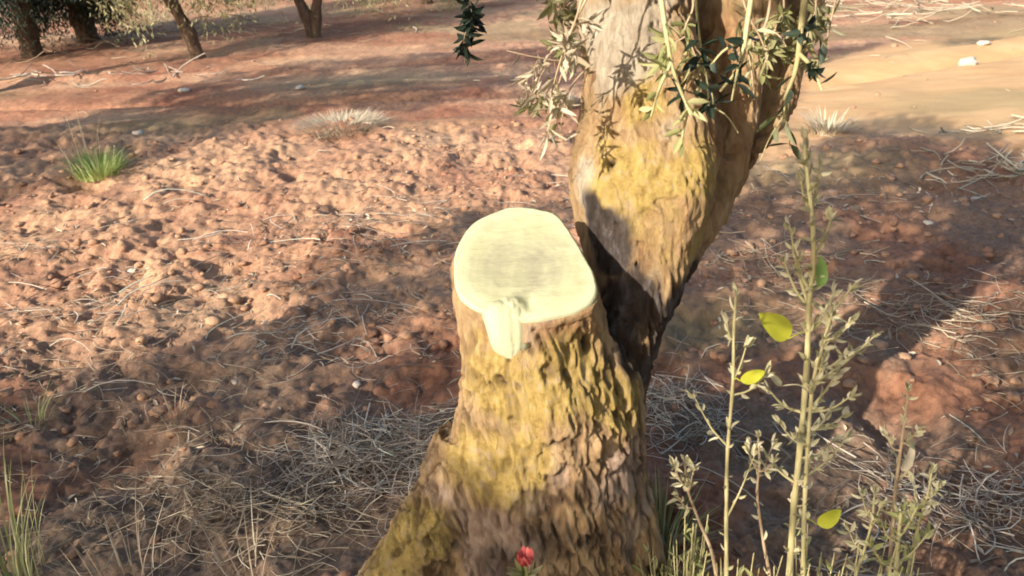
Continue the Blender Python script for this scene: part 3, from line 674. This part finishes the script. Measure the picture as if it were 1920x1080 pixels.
straw('pruned_twigs', 420, patchy(-3.0, 3.6, 1.0, 5.0, 131, .4), .26, .0034, M_GREY, 'thin grey prunings lying about on the soil', 'twigs', .04, curve=.5)
straw('scattered_straw', 260, patchy(-4, 6, 4.5, 9.5, 141, .5), .14, .0035, M_STRAW, 'pale straws scattered over the further soil', 'straw', .01)
def dead_leaves():
    B = Buf(); m = 2600; f1_ = patchy(-3.0, 3.4, .9, 5.2, 101, .42); P = np.array([f1_() for _ in range(m)]); Z = gh(P[:, 0], P[:, 1]); D = unit(m); D[:, 2] *= .25; N = unit(m) * .35 + [0, 0, 1]
    B.leaves(np.column_stack([P, Z + .006]), D, N, rng.uniform(.02, .055, m), rng.uniform(.006, .016, m), .2, .25)
    tag(link('fallen_leaves', B.mesh('fallen_leaves', M_STRAW)), 'small dry fallen leaves scattered over the near soil', 'fallen leaves', kind='stuff')
dead_leaves()
def around(px, py, rx, ry):
    c = gat(px, py)
    return lambda: (c[0] + random.gauss(0, rx), c[1] + random.gauss(0, ry))
def heap(px, py, rx, ry, n, ln, r, mt, label, name='brush_heap', cat='brush', rise=.06, group=None):
    c = gat(px, py); B = Buf()
    P = np.array([(c[0] + random.gauss(0, rx), c[1] + random.gauss(0, ry)) for _ in range(n)]); Z = gh(P[:, 0], P[:, 1])
    for k in range(n):
        a = random.gauss(0, 1.0) + (math.pi if random.random() < .5 else 0); l = ln * random.uniform(.4, 1.3)
        hh = rise * math.exp(-((P[k][0] - c[0]) / rx) ** 2 * .5 - ((P[k][1] - c[1]) / ry) ** 2 * .5)
        d = np.array([math.cos(a), math.sin(a), random.gauss(.08, .28)]); s = np.array([-d[1], d[0], 0]) * random.gauss(0, .45)
        t_ = np.linspace(0, 1, 6)[:, None]
        q = np.array([P[k][0], P[k][1], Z[k] + hh * random.random()]) - d * l * .5 + d * l * t_ + s * l * 3 * (t_ - .5) ** 2 + unit(1)[0] * l * .045 * np.sin(t_ * 7 + k)
        q[:, 2] = np.maximum(q[:, 2], Z[k] + .001)
        B.tube(q, np.linspace(1, .5, 6) * r * random.uniform(.5, 1.5), 4)
    return tag(link(name, B.mesh(name, mt)), label, cat, kind='stuff')
heap(690, 880, .17, .12, 560, .20, .0017, M_GREY, 'tangled grey brush lying left of the trunk foot', rise=.10)
heap(480, 990, .28, .10, 300, .18, .0016, M_STRAW, 'dead grass stalks lying at the bottom left', 'dead_grass', 'dead grass', .06)
heap(300, 890, .30, .14, 110, .14, .0018, M_STRAW, 'thin dead grass over the shaded soil at the left', 'dead_grass', 'dead grass', .04)
heap(600, 650, .25, .18, 190, .14, .0018, M_GREY, 'grey litter of twigs on the shaded soil left of the stub', rise=.04)
heap(1260, 780, .10, .16, 200, .2, .002, M_GREY, 'grey brush lying right of the trunk', rise=.08)
heap(1860, 960, .22, .12, 260, .18, .002, M_GREY, 'brown brush lying at the lower right', rise=.07)
heap(1780, 600, .35, .16, 150, .22, .0022, M_STRAW, 'straw lying on the shaded soil at the right', 'dead_grass', 'dead grass', .04)
heap(1450, 500, .25, .12, 90, .22, .0028, M_STRAW, 'straw lying on the shaded soil right of the fork', 'dead_grass', 'dead grass', .04)
heap(1890, 335, .25, .14, 60, .34, .0055, M_DRYLEAF, 'pale sticks lying at the right edge above the shaded soil', rise=.08)
heap(1880, 250, .30, .1, 16, .36, .008, M_DRYLEAF, 'few thick pale sticks lying on the track at the right', rise=.05)
heap(1660, 30, 1.0, .8, 80, .6, .008, M_DRYLEAF, 'bleached branches heaped beyond the track at the top', rise=.3)
heap(100, 150, 1.2, .35, 60, .4, .008, M_GREY, 'grey sticks lying under the far left trees', rise=.05)
heap(330, 60, 1.6, 1.0, 160, .5, .007, M_STRAW, 'dead grass under the leaning olive tree', 'dead_grass', 'dead grass', .12)

def tuft(px, py, n, h, spread, w, mt, label, name='grass_tuft', cat='grass tuft', lean=.6, r0=.04, group=None):
    g = gat(px, py); z0 = gz(g[0], g[1]); B = Buf()
    for k in range(n):
        a = random.uniform(0, 6.28); l = h * random.uniform(.5, 1.2); o = np.array([math.cos(a), math.sin(a), 0]); rr = r0 * math.sqrt(random.random())
        b0 = o * rr + [0, 0, -.01]; t_ = np.linspace(0, 1, 6)[:, None]; ln_ = lean * random.uniform(.3, 1.2)
        q = b0 + o * spread * ln_ * t_ ** 1.6 + np.array([0, 0, l]) * (t_ - .3 * ln_ * t_ ** 2)
        sx = np.array([-o[1], o[0], 0]) * w * .5; tw = (1 - t_ ** 2 * .9)
        V = np.empty((12, 3)); V[0::2] = q - sx * tw; V[1::2] = q + sx * tw
        B.add(V, np.array([[2 * i, 2 * i + 1, 2 * i + 3, 2 * i + 2] for i in range(5)]))
    o = link(name, B.mesh(name, mt)); o.location = (g[0], g[1], z0); return tag(o, label, cat, group)
tuft(188, 336, 420, .17, .26, .008, M_GRASS, 'bright green grass tuft on the soil at the left', r0=.15)
tuft(170, 330, 22, .42, .18, .007, M_STRAW, 'dry pale stalks rising from behind the green tuft', 'dry_stalks', 'dry stalks', r0=.15)
tuft(640, 246, 900, .07, .26, .008, M_DRYLEAF, 'pale bleached grass tuft at the upper edge of the sunlit soil', r0=.34)
tuft(1050, 205, 200, .18, .26, .012, M_DRYLEAF, 'pale dry grass tuft just left of the fork', r0=.14)
tuft(1550, 250, 140, .16, .25, .012, M_DRYLEAF, 'pale dry grass tuft right of the fork on the track edge', r0=.14)
tuft(30, 1120, 60, .42, .22, .006, M_WEED, 'grey green grass clump in the lower left corner', r0=.10)
tuft(250, 1130, 40, .30, .24, .004, M_STRAW, 'sparse dry grass clump at the bottom left', r0=.14)
tuft(470, 1120, 26, .26, .24, .004, M_STRAW, 'thin straw tuft at the bottom edge left of the root', r0=.12)
tuft(330, 800, 22, .13, .14, .003, M_STRAW, 'small dry tuft on the shaded soil at the left', r0=.05)
tuft(60, 800, 30, .12, .18, .005, M_WEED, 'small grey green tuft at the left edge', r0=.08)
tuft(1240, 1060, 90, .18, .16, .006, M_WEED, 'grey green grass at the right foot of the trunk', r0=.08)

def stone(px, py, r, label):
    g = gat(px, py); V = lump(np.zeros(3), r, int(px), .6)
    o = link('stone', new_mesh('stone', V, ICF, M_STONE)); o.location = (g[0], g[1], gz(g[0], g[1]) + r * .25); tag(o, label, 'stone', 'small pale stones on the soil')
for px, py, r, lb in ((444, 728, .014, 'small white stone on the shaded soil right of the green litter'), (248, 200, .045, 'pale stone on the far lit strip above the green tuft'), (348, 180, .05, 'pale stone on the far strip right of its neighbour'), (262, 260, .045, 'flat pale stone just above the green tuft'), (563, 175, .05, 'pale stone on the smooth shaded soil, upper middle'), (1818, 122, .075, 'pale stone on the sandy track at the upper right'), (1840, 96, .06, 'smaller grey stone behind the one on the track'), (1370, 352, .03, 'pale stone right of the fork'), (1355, 405, .022, 'small pale stone by the right side of the fork'), (1740, 428, .022, 'small pale stone on the shaded soil at the right'), (670, 730, .016, 'pale stone on the shaded soil left of the trunk'), (247, 505, .022, 'white stone among the sunlit clods at the left'), (1830, 370, .025, 'pale stone below the sticks at the right')):
    stone(px, py, r, lb)

# ---------------------------------------------------------------- tall pale shoots at the lower right
def shoot(label, pts, r, twigs, leafpx=(), mt=M_STEM, bm_=M_BUD, low=True, group='tall pale shoots right of the trunk', fluff=0):
    """pts pixels + Y from the top down; the foot is planted in the soil"""
    W_ = [at(*q) for q in pts]; foot = W_[-1].copy(); foot[2] = gz(foot[0], foot[1])
    root = thing('tall_shoot', label, 'shoot', tuple(foot), group)
    loc = lambda P: np.asarray(P) - foot
    P = spline([loc(q) for q in W_] + [np.array([0, 0, -.03])], 30); P = P[::-1]
    k = np.arange(30); B = Buf(); B.tube(P, np.linspace(1, .38, 30) * r * (1 + .12 * np.sin(k * 2.3)), 8)
    def finish(name, B, pos, D, ll):
        LB = Buf(); ll = np.array(ll); LB.leaves(np.array(pos), np.array(D), unit(len(pos)), ll, ll * rng.uniform(.26, .42, len(ll)))
        nb = sum(len(f) for f in B.F); M = Buf(); M.add(np.concatenate(B.V), np.concatenate(B.F)); M.add(np.concatenate(LB.V), np.concatenate(LB.F))
        me = M.mesh(name, mt); me.materials.append(bm_)
        me.polygons.foreach_set('material_index', (np.arange(len(me.polygons)) >= nb).astype(np.int32)); return link(name, me, root)
    for (x0, y0, x1, y1) in twigs:
        Y = pts[0][2]; a = loc(at(x0, y0, Y)); i = np.argmin(np.linalg.norm(P - a, axis=1)); a = P[i]; pos = []; D = []; ll = []
        e = loc(at(x1, y1, Y + random.uniform(-.03, .03))); m_ = a * .5 + e * .5 + [0, 0, -.012]
        q = spline([a, m_, e], 9); T = Buf(); T.tube(q, np.linspace(.45, .18, 9) * r, 5)
        for _ in range(random.randint(4, 6)):
            pos.append(q[-1] - (q[-1] - q[-2]) * random.random()); v = (q[-1] - q[-2]); v = v / np.linalg.norm(v) * 1.3 + unit(1)[0] * .7; D.append(v); ll.append(random.uniform(.014, .028))
        for _ in range(random.randint(6, 13)):
            j = random.randint(2, 7); pos.append(q[j]); v = (q[j] - q[j - 1]); v = v / np.linalg.norm(v) + unit(1)[0]; D.append(v); ll.append(random.uniform(.012, .028))
        finish('twig', T, pos, D, ll)
    pos = []; D = []; ll = []
    for _ in range(20 + fluff):
        j = random.randint(6, 29); j = min(j, 28); pos.append(P[j]); v = P[j + 1] - P[j]; v = v / np.linalg.norm(v) + unit(1)[0] * .9; D.append(v); ll.append(random.uniform(.012, .030))
    for _ in range(5):
        pos.append(P[-1]); v = P[-1] - P[-3]; D.append(v / np.linalg.norm(v) + unit(1)[0] * .35); ll.append(random.uniform(.015, .026))
    finish('stem', B, pos, D, ll)
    for (x, y, s, m_, lb, dx, dy) in leafpx:
        Y = pts[0][2] - .01; a = loc(at(x - dx * .5, y - dy * .5, Y)); e = loc(at(x + dx * .5, y + dy * .5, Y)); b_ = Buf()
        l = np.linalg.norm(e - a); nrm = np.array([[.2, -1, .5]])
        D_ = (e - a) / l; X_ = np.cross(D_, nrm[0]); X_ /= np.linalg.norm(X_); Z_ = np.cross(X_, D_)
        uu = np.linspace(0, 1, 11); hw = s * l * .42 * np.sin(np.pi * uu ** .85) ** .8
        G_ = np.array([[a + D_ * l * u_ + X_ * h_ * v_ + Z_ * (abs(v_) * h_ * .35 - .22 * l * u_ * u_ + .03 * l * math.sin(9 * u_) * v_) for v_ in (-1, -.5, 0, .5, 1)] for u_, h_ in zip(uu, hw)])
        b_.add(G_.reshape(-1, 3), np.array([[i_ * 5 + j_, i_ * 5 + j_ + 1, i_ * 5 + j_ + 6, i_ * 5 + j_ + 5] for i_ in range(10) for j_ in range(4)]))
        st = Buf(); i = np.argmin(np.linalg.norm(P - a, axis=1)); b_.tube(spline([P[i], (P[i] + a) / 2 + [0, 0, .004], a], 6), .0012, 4)
        o = link('leaf', b_.mesh('leaf', m_), root); o['label'] = lb
    return root
shoot('tallest pale shoot, its bare tip beside the track', [(1508, 262, 1.25), (1514, 330, 1.25), (1524, 420, 1.25), (1526, 500, 1.25), (1518, 560, 1.25), (1512, 700, 1.24), (1500, 840, 1.23), (1488, 960, 1.22), (1480, 1085, 1.21), (1476, 1180, 1.2)], .0082,
      [(1520, 400, 1540, 310), (1518, 380, 1500, 330), (1524, 470, 1562, 400), (1512, 560, 1480, 420), (1512, 560, 1470, 490), (1512, 545, 1494, 480), (1514, 600, 1565, 545), (1514, 620, 1600, 535), (1512, 700, 1640, 630), (1510, 730, 1615, 650), (1505, 780, 1570, 700), (1500, 780, 1440, 730), (1495, 860, 1570, 820), (1495, 820, 1560, 770), (1490, 880, 1430, 840)],
      [(1541, 512, .5, M_GREEN, 'fresh green leaf', 8, -56), (1456, 612, .75, M_LIME, 'bright yellow green leaf', -46, -46), (1455, 712, .45, M_BUD, 'pale leaf', -20, -24)], fluff=120)
shoot('pale shoot close against the tallest one, with a yellow green leaf at its foot', [(1560, 585, 1.20), (1545, 640, 1.20), (1524, 720, 1.20), (1514, 850, 1.20), (1508, 960, 1.19), (1506, 1085, 1.18), (1506, 1180, 1.17)], .0062,
      [(1545, 640, 1600, 600), (1530, 700, 1590, 660), (1520, 760, 1600, 740), (1518, 800, 1580, 780), (1512, 880, 1590, 820), (1510, 840, 1460, 790), (1520, 740, 1545, 670)],
      [(1556, 972, .75, M_LIME, 'yellow green leaf', 48, -22)], fluff=110, bm_=M_BUD)
shoot('slim shoot nearest the trunk, with a bright yellow leaf', [(1380, 555, 1.18), (1376, 620, 1.18), (1374, 720, 1.18), (1364, 850, 1.18), (1362, 960, 1.17), (1362, 1085, 1.16), (1362, 1180, 1.15)], .0052,
      [(1376, 640, 1362, 600), (1374, 720, 1402, 640), (1368, 830, 1300, 740), (1364, 960, 1420, 840), (1374, 740, 1440, 700)],
      [(1412, 706, .6, M_LIME, 'bright yellow leaf', 50, -16)], mt=M_STEM)
shoot('tan shoot forking between two paler shoots', [(1422, 820, 1.22), (1424, 870, 1.22), (1420, 930, 1.22), (1432, 1020, 1.21), (1444, 1085, 1.2), (1450, 1180, 1.19)], .0045, [(1422, 880, 1402, 835), (1424, 880, 1455, 860), (1420, 900, 1450, 830)], mt=M_STEMB)
shoot('grey shoot with a pale grey leaf, rising furthest right', [(1702, 735, 1.25), (1696, 790, 1.25), (1688, 850, 1.25), (1680, 910, 1.25), (1674, 980, 1.24), (1666, 1085, 1.23), (1660, 1180, 1.22)], .0058, [(1690, 830, 1722, 805), (1688, 850, 1662, 815), (1680, 910, 1712, 860), (1674, 960, 1640, 925)], [(1705, 862, .45, M_DRYLEAF, 'pale grey leaf', 26, -44)], mt=M_STEMB)
shoot('budding shoot leaning out right of the grey one', [(1748, 880, 1.18), (1738, 930, 1.18), (1718, 1000, 1.18), (1700, 1085, 1.17), (1690, 1180, 1.16)], .0045, [(1740, 930, 1762, 912), (1735, 950, 1712, 905), (1722, 990, 1700, 940)], mt=M_STEM)
shoot('low budding shoot left of the grey one', [(1640, 925, 1.16), (1634, 980, 1.16), (1618, 1040, 1.15), (1604, 1085, 1.15), (1596, 1180, 1.14)], .0045, [(1636, 970, 1616, 925), (1632, 990, 1652, 945), (1620, 1030, 1590, 990)], mt=M_STEM)
shoot('leafy low shoot at the bottom edge right of the twin shoots', [(1690, 960, 1.12), (1684, 1010, 1.12), (1680, 1085, 1.11), (1678, 1180, 1.1)], .0075, [(1684, 1010, 1720, 950), (1684, 1020, 1650, 975), (1682, 1050, 1740, 1000), (1682, 1060, 1630, 1020)], mt=M_STEM, bm_=M_WEED, fluff=20)
shoot('short forked shoot just right of the trunk', [(1284, 868, 1.20), (1290, 920, 1.20), (1312, 980, 1.20), (1338, 1050, 1.19), (1350, 1180, 1.18)], .0048, [(1288, 910, 1262, 868), (1290, 920, 1300, 880), (1300, 950, 1270, 930)], mt=M_STEMB, bm_=M_BUD)

def leafy(px, py, Y, n, rx, rz, ll, mt, label, group='low leafy weeds at the foot of the shoots'):
    """low bushy weed: many small stems with narrow leaves"""
    c = at(px, py, Y); zt = c[2]; z0 = gz(c[0], c[1]); root = thing('leafy_weed', label, 'weed', (c[0], c[1], z0), group)
    B = Buf(); LB = Buf(); H = max(zt - z0, .1)
    for k in range(n):
        a = random.uniform(0, 6.28); e = np.array([math.cos(a) * rx * random.random(), math.sin(a) * rx * random.random(), H * random.uniform(.55, 1.05) ])
        q = spline([[e[0] * .25, e[1] * .25, -.02], e * [.6, .6, .5], e], 9); B.tube(q, np.linspace(.0028, .0012, 9), 4)
        for _ in range(9):
            j = random.randint(3, 7); v = q[j + 1] - q[j]; v = v / np.linalg.norm(v) + unit(1)[0] * .8
            LB.leaves(q[j][None], v[None], unit(1), random.uniform(.6, 1.2) * ll, random.uniform(.2, .3) * ll)
    link('stem', B.mesh('stem', M_STEM), root); link('leaves', LB.mesh('leaves', mt), root)
leafy(1300, 985, 1.26, 26, .09, .1, .035, M_WEED, 'grey green leafy weed right beside the trunk')
leafy(1400, 1040, 1.16, 22, .10, .1, .035, M_WEED, 'grey green leafy weed between the slim and tan shoots')
leafy(1560, 1020, 1.22, 26, .12, .1, .032, M_WEED, 'pale leafy weed behind the yellow green leaf')
leafy(1640, 1030, 1.10, 26, .10, .1, .034, M_OLIVEL, 'yellowish leafy weed at the bottom edge left of the grey shoot')
leafy(1740, 1050, 1.10, 26, .10, .1, .034, M_BUD, 'straw coloured leafy weed in the lower right')
leafy(1500, 1050, 1.12, 16, .08, .1, .03, M_BUD, 'pale leafy weed round the feet of the twin shoots')
leafy(1250, 1020, 1.40, 20, .10, .1, .035, M_WEED, 'dull green leafy weed in the trunk shade')

# red flower low in front of the trunk
def flower():
    c = at(985, 1052, 1.22); z0 = gz(c[0], c[1]); root = thing('red_flower', 'small red flower at the bottom edge in front of the trunk', 'flower', (c[0], c[1], z0)); h = c[2] - z0
    B = Buf(); B.tube(spline([[.01, .02, -.02], [.02, .01, h * .5], [0, 0, h]], 10), .002, 5); link('stem', B.mesh('stem', M_WEED), root)
    LB = Buf(); m = 11; a = np.arange(m) * 2 * np.pi / m; D = np.stack([np.cos(a) * .55, np.sin(a) * .55, np.full(m, 1.0)], 1)
    LB.leaves(np.tile([0, 0, h - .012], (m, 1)), D, np.stack([np.cos(a), np.sin(a), np.full(m, -.3)], 1), rng.uniform(.034, .05, m), .02)
    link('petals', LB.mesh('petals', M_RED), root)
    G = Buf(); m = 12; D = unit(m); D[:, 2] = abs(D[:, 2]) + .5
    G.leaves(np.tile([0, 0, h - .05], (m, 1)), D, unit(m), .05, .012); link('leaves', G.mesh('leaves', M_WEED), root)
flower()
